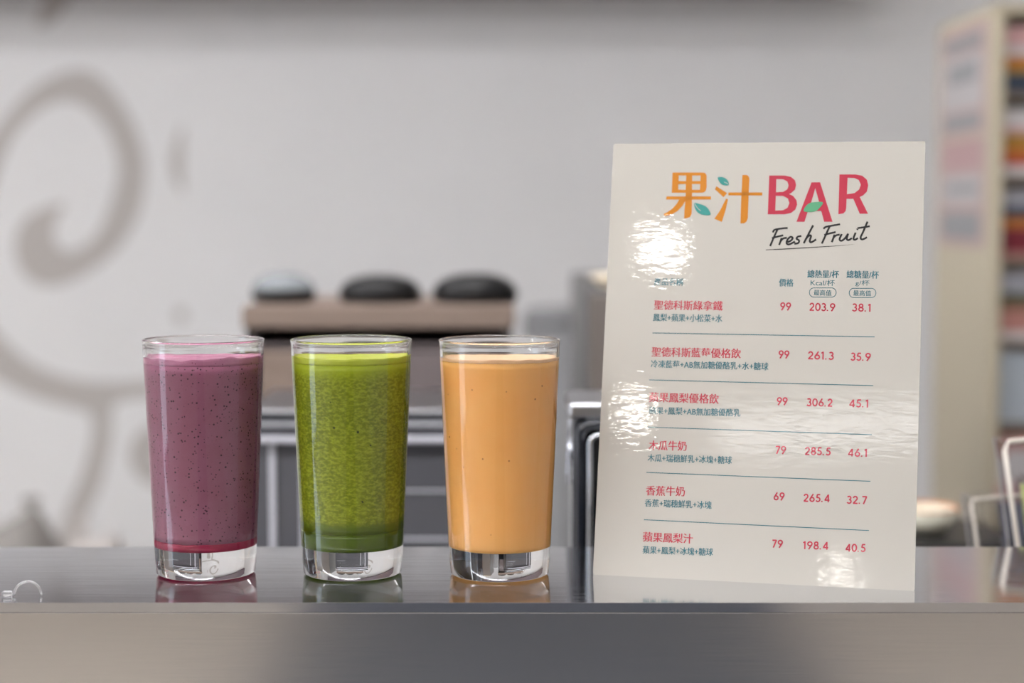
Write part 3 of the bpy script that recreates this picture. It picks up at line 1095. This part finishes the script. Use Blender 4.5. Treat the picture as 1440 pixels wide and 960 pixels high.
def packet(y0, y1, bands, label, xa=1407, wid=0.055):
    """small upright packet printed with horizontal colour bands; bands = [(share, colour)] top to bottom"""
    zb = at(1420, y1, SD).z + 0.0036
    zt = at(1420, y0, SD).z
    x0 = at(xa, 300, SD).x
    t = bmesh.new()
    ms = []
    z = zt
    w, dp = wid, 0.022
    lv = [zt]
    for s_, c in bands:
        lv.append(lv[-1] - s_ * (zt - zb))
    lv[-1] = zb
    rg = [[t.verts.new(p + (zz,)) for p in ((0, 0), (w, 0), (w, dp), (0, dp))] for zz in [q - zb for q in lv]]
    for k, (s_, c) in enumerate(bands):
        if pal[c] not in ms:
            ms.append(pal[c])
        for i in range(4):
            j = (i + 1) % 4
            f = t.faces.new((rg[k][i], rg[k + 1][i], rg[k + 1][j], rg[k][j]))
            f.material_index = ms.index(pal[c])
    t.faces.new(rg[0]).material_index = 0
    t.faces.new(rg[-1][::-1]).material_index = len(ms) - 1
    bmesh.ops.recalc_face_normals(t, faces=t.faces)
    o = obj('packet', t, ms, loc=(x0, SD + 0.012, zb))
    tag(o, label, 'packet', 'small packets on the beige shelving')


def on(i):
    return ysh[i]


packet(36, on(0), [(.30, 'pink'), (.15, 'white'), (.17, 'orange'), (.08, 'yellow'), (.30, 'darkblue')], 'packet with orange and dark blue bands on the highest shelf')
packet(152, on(1), [(.28, 'white'), (.10, 'pink'), (.15, 'yellow'), (.2, 'orange'), (.12, 'red'), (.15, 'white')], 'packet with orange and red bands on the second shelf down')
packet(268, on(2), [(.24, 'grey'), (.16, 'darkblue'), (.16, 'orange'), (.36, 'maroon'), (.08, 'rose')], 'packet with a broad maroon band on the third shelf down')
packet(384, on(3), [(.3, 'grey'), (.12, 'green'), (.14, 'brown'), (.32, 'rose'), (.12, 'white')], 'packet with brown and rose bands on the fourth shelf down')
packet(494, on(4), [(.5, 'blue'), (.5, 'blue')], 'plain pale blue packet on the fifth shelf down')
packet(612, on(5), [(.3, 'rose'), (.4, 'white'), (.3, 'pink')], 'pinkish packet on the lowest visible shelf behind the acrylic holder')

# notices taped to the side panel
m_npink = mat('notice_pink', rgb(178, 158, 154, 1.25), 0.6)
m_nwhite = mat('notice_white', rgb(176, 172, 172, 1.3), 0.6)
m_ngrey = mat('notice_grey', rgb(140, 140, 142, 1.3), 0.6)
m_nred = mat('notice_rose', rgb(178, 148, 148, 1.2), 0.6)


def notice(y0, y1, fills, label):
    dm = (SD + SD2) / 2
    zt, zb = at(1360, y0, dm).z, at(1360, y1, dm).z
    t = thing('notice_sheet', label, 'notice', (sx, SD, 0))
    obj('sheet', bx(-0.0012, 0.0, 0.035, 0.325, zb, zt), m_npink, t)
    for u0, u1, v0, v1, m in fills:
        za, zc = zt + (zb - zt) * v0, zt + (zb - zt) * v1
        q = 0.0018 if m is not m_ngrey else 0.0024
        obj('printed_block', bx(-q, -0.0012, 0.035 + 0.29 * u0, 0.035 + 0.29 * u1, zc, za), m, t)


notice(36, 192, [(.12, .9, .1, .22, m_ngrey), (.1, .92, .27, .75, m_nwhite), (.2, .8, .34, .52, m_ngrey), (.12, .9, .8, .94, m_ngrey)], 'pale notice with grey blocks high on the beige shelving side')
notice(196, 346, [(.1, .9, .02, .28, m_nred), (.1, .9, .34, .60, m_nwhite), (.15, .8, .42, .5, m_ngrey), (.1, .9, .68, .92, m_ngrey)], 'pink bordered notice lower on the beige shelving side')

# black tray with a cream dish, beyond the card's right edge
m_dish = mat('cream_dish', rgb(212, 208, 190, 1.35), 0.4)
m_drim = mat('dish_orange_rim', rgb(200, 140, 100, 1.3), 0.4)
TD = 1.86
zt = at(1320, 747, TD).z
tr = thing('black_box', 'low black box carrying a cream dish right of the menu card', 'box', (at(1300, 740, TD).x, TD, WZ))
obj('box_body', bx(-0.16, 0.072, -0.07, 0.08, 0, zt - WZ - 0.010, bev=0.006, seg=3), m_black, tr)
obj('lid', bx(-0.162, 0.074, -0.072, 0.082, zt - WZ - 0.0098, zt - WZ, bev=0.004, seg=2), m_black, tr)
ds = thing('cream_dish', 'cream dish with an orange rim sitting on the low black box', 'dish', (at(1298, 740, TD).x, TD, zt))
rr = at(1347, 710, TD).x - at(1298, 710, TD).x
hh = at(1300, 711, TD).z - zt
obj('dish_bowl', lathe([(0, 0), (rr * .55, 0), (rr * .8, hh * .35), (rr * .97, hh * .9), (rr * .93, hh * .9), (rr * .75, hh * .42), (rr * .5, hh * .16), (0, hh * .14)], 48), m_dish, ds, smooth=True)
obj('rim', lathe([(rr * .925, hh * .9), (rr * .975, hh * .9), (rr, hh * .97), (rr * .97, hh), (rr * .925, hh * .97)], 48, True), m_drim, ds, smooth=True)

# clear acrylic holders at the right edge
m_acr = mat('clear_acrylic', (0.97, 0.97, 0.98, 1), 0.03, trans=1.0, ior=1.18)
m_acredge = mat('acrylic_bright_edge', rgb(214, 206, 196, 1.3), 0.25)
m_leaflet = mat('leaflet_yellow_green', rgb(196, 200, 140, 1.3), 0.5)
m_leafletb = mat('leaflet_blue_grey', rgb(96, 98, 112, 1.1), 0.5)


def slab(bm, q, th):
    """quad q (4 points) thickened backwards by vector th"""
    a = [bm.verts.new(p) for p in q]
    b = [bm.verts.new(p + th) for p in q]
    bm.faces.new(a)
    bm.faces.new(b[::-1])
    for i in range(4):
        j = (i + 1) % 4
        bm.faces.new((a[j], a[i], b[i], b[j]))
    bmesh.ops.recalc_face_normals(bm, faces=bm.faces)


def holder(name, label, top, base, wid, d, zfoot, fill, edge_r, lean, skew):
    """upright pocket of clear sheet with a bright rim: top and base are its left corners in the photo"""
    T, Bq = at(top[0], top[1], d + lean), at(base[0], base[1], d)
    k = (Bq.z - zfoot) / (T.z - Bq.z)
    Bq = Bq - (T - Bq) * k
    w = Vector((wid, 0, 0))
    up = Vector((0, 0, skew))
    o = Vector((Bq.x, Bq.y, zfoot))
    t = thing(name, label, 'holder', o)
    T, Bq = T - o, Bq - o
    bm = bmesh.new()
    slab(bm, [Bq, Bq + w, T + w + up, T], Vector((0, 0.003, 0)))
    obj('front_sheet', bm, m_acr, t)
    bm = bmesh.new()
    off = Vector((0, 0.03, 0))
    slab(bm, [Bq + off, Bq + w + off, T + w + up + off, T + off], Vector((0, 0.003, 0)))
    obj('back_sheet', bm, m_acr, t)
    bm = bmesh.new()
    slab(bm, [Bq + Vector((0, .0032, 0)), Bq + Vector((0, .0298, 0)), T + Vector((0, .0298, 0)), T + Vector((0, .0032, 0))], Vector((0.003, 0, 0)))
    slab(bm, [Bq + w + Vector((-.003, .0032, 0)), Bq + w + Vector((-.003, .0298, 0)), T + w + up + Vector((-.003, .0298, 0)), T + w + up + Vector((-.003, .0032, 0))], Vector((0.003, 0, 0)))
    obj('side_wall', bm, m_acr, t)
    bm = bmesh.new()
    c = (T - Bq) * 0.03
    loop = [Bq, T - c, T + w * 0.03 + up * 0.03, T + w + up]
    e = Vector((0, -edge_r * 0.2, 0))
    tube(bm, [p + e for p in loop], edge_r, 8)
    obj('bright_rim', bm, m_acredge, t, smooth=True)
    if fill:
        m, u0, v0, v1 = fill
        bm = bmesh.new()
        s0, s1 = Bq + (T - Bq) * v0 + w * u0, Bq + (T - Bq) * v1 + w * u0
        slab(bm, [s0 + Vector((0, .012, 0)), s0 + w * (0.94 - u0) + Vector((0, .012, 0)), s1 + w * (0.94 - u0) + Vector((0, .012, 0)), s1 + Vector((0, .012, 0))], Vector((0, .004, 0)))
        obj('leaflet', bm, m, t)
    return t


holder('acrylic_holder', 'larger clear acrylic holder with bright rim and yellow green leaflet at the right edge', (1411, 622), (1431, 768), 0.12, 1.42, WZ, (m_leaflet, 0.10, 0.10, 0.84), 0.0022, 0.03, 0.012)
holder('acrylic_holder', 'smaller clear acrylic holder with blue grey insert left of the larger holder', (1365, 703), (1374, 768), 0.060, 1.52, WZ, (m_leafletb, 0.42, 0.05, 0.97), 0.0016, 0.02, 0.006)

# ------------------------------------------------------------------ low table with bags, far left
m_tab = mat('table_grey', rgb(170, 168, 166), 0.5)
LD = 3.3
tz = at(100, 775, LD + 0.45).z
lt_ = thing('side_table', 'low grey table against the left wall carrying bags', 'table', (-1.05, LD, 0))
obj('table_top', bx(-0.4, 0.42, -0.15, 0.45, tz - 0.025, tz, bev=0.003), m_tab, lt_)
for x in (-0.38, 0.36):
    for y in (-0.13, 0.39):
        obj('leg', bx(x, x + 0.04, y, y + 0.04, 0, tz - 0.0255), m_tab, lt_)


def lump(name, label, cat, prof, m, d, dep, z0, seed, tie=None):
    """soft bag: a silhouette swept front to back with a rounded section"""
    W = [at(x, y, d) for x, y in prof]
    xs = [p.x for p in W]
    cx = (min(xs) + max(xs)) / 2
    rnd = random.Random(seed)
    bm = bmesh.new()
    rg = []
    for k in range(9):
        t = -1 + 2 * k / 8
        s = math.sqrt(max(0.06, 1 - t * t * 0.95))
        rg.append([bm.verts.new(((p.x - cx) * (0.55 + 0.45 * s) + rnd.uniform(-.003, .003), t * dep / 2, max(0, (p.z - z0) * s) + (rnd.uniform(-.003, .003) if p.z > z0 + 0.004 else 0))) for p in W])
    for a, b in zip(rg, rg[1:]):
        for i in range(len(W) - 1):
            bm.faces.new((a[i], a[i + 1], b[i + 1], b[i]))
        bm.faces.new((a[-1], a[0], b[0], b[-1]))
    bm.faces.new(rg[0][::-1])
    bm.faces.new(rg[-1])
    bmesh.ops.recalc_face_normals(bm, faces=bm.faces)
    t = thing(name, label, cat, (cx, d, z0))
    obj('bag_body', bm, m, t, smooth=True)
    if tie:
        p = at(tie[0], tie[1], d)
        obj('knot', lathe([(0, -0.012), (0.012, -0.010), (0.008, 0.0), (0.018, 0.018), (0.012, 0.022), (0, 0.014)], 16), m, t, smooth=True, loc=(p.x - cx, 0, p.z - z0))


m_bag = mat('grey_cloth', rgb(138, 134, 130, 1.2), 0.8)
m_wbag = mat('pale_plastic_bag', rgb(178, 172, 168, 1.3), 0.4)
lump('grey_bag', 'slumped grey cloth bag at the lower left edge behind the counter', 'bag', [(-70, 850), (-60, 770), (-5, 738), (25, 724), (44, 712), (56, 722), (70, 745), (84, 775), (90, 850)], m_bag, LD, 0.2, tz, 3, (44, 716))
lump('plastic_bag', 'small crumpled pale plastic bag right of the grey bag', 'bag', [(90, 850), (94, 775), (104, 758), (114, 744), (124, 752), (134, 758), (146, 752), (158, 746), (166, 758), (174, 775), (178, 850)], m_wbag, LD, 0.12, tz, 5, (114, 746))

# small clear clip lying at the counter's front edge, far left
m_clip = mat('clear_plastic_clip', (0.92, 0.92, 0.92, 1), 0.05, trans=0.9, ior=1.4)
cl = thing('plastic_clip', 'tiny clear plastic clip lying at the far left counter edge', 'clip', (at(36, 842, 1.145).x, 1.150, CT))
bm = bmesh.new()
tube(bm, [(-0.0085 + 0.0 * k, 0, 0.0008) for k in range(1)] + [(0.0085 * math.cos(a), 0.004 * math.sin(a) * 0.3, 0.0009 + 0.0085 * math.sin(a)) for a in [PI - PI * k / 14 for k in range(15)]], 0.0008, 8)
obj('loop', bm, m_clip, cl, smooth=True)
bm = bmesh.new()
box(bm, -0.016, -0.0095, -0.003, 0.003, 0.0, 0.0035, bev=0.0012, seg=3)
obj('bead', bm, m_clip, cl, smooth=True)
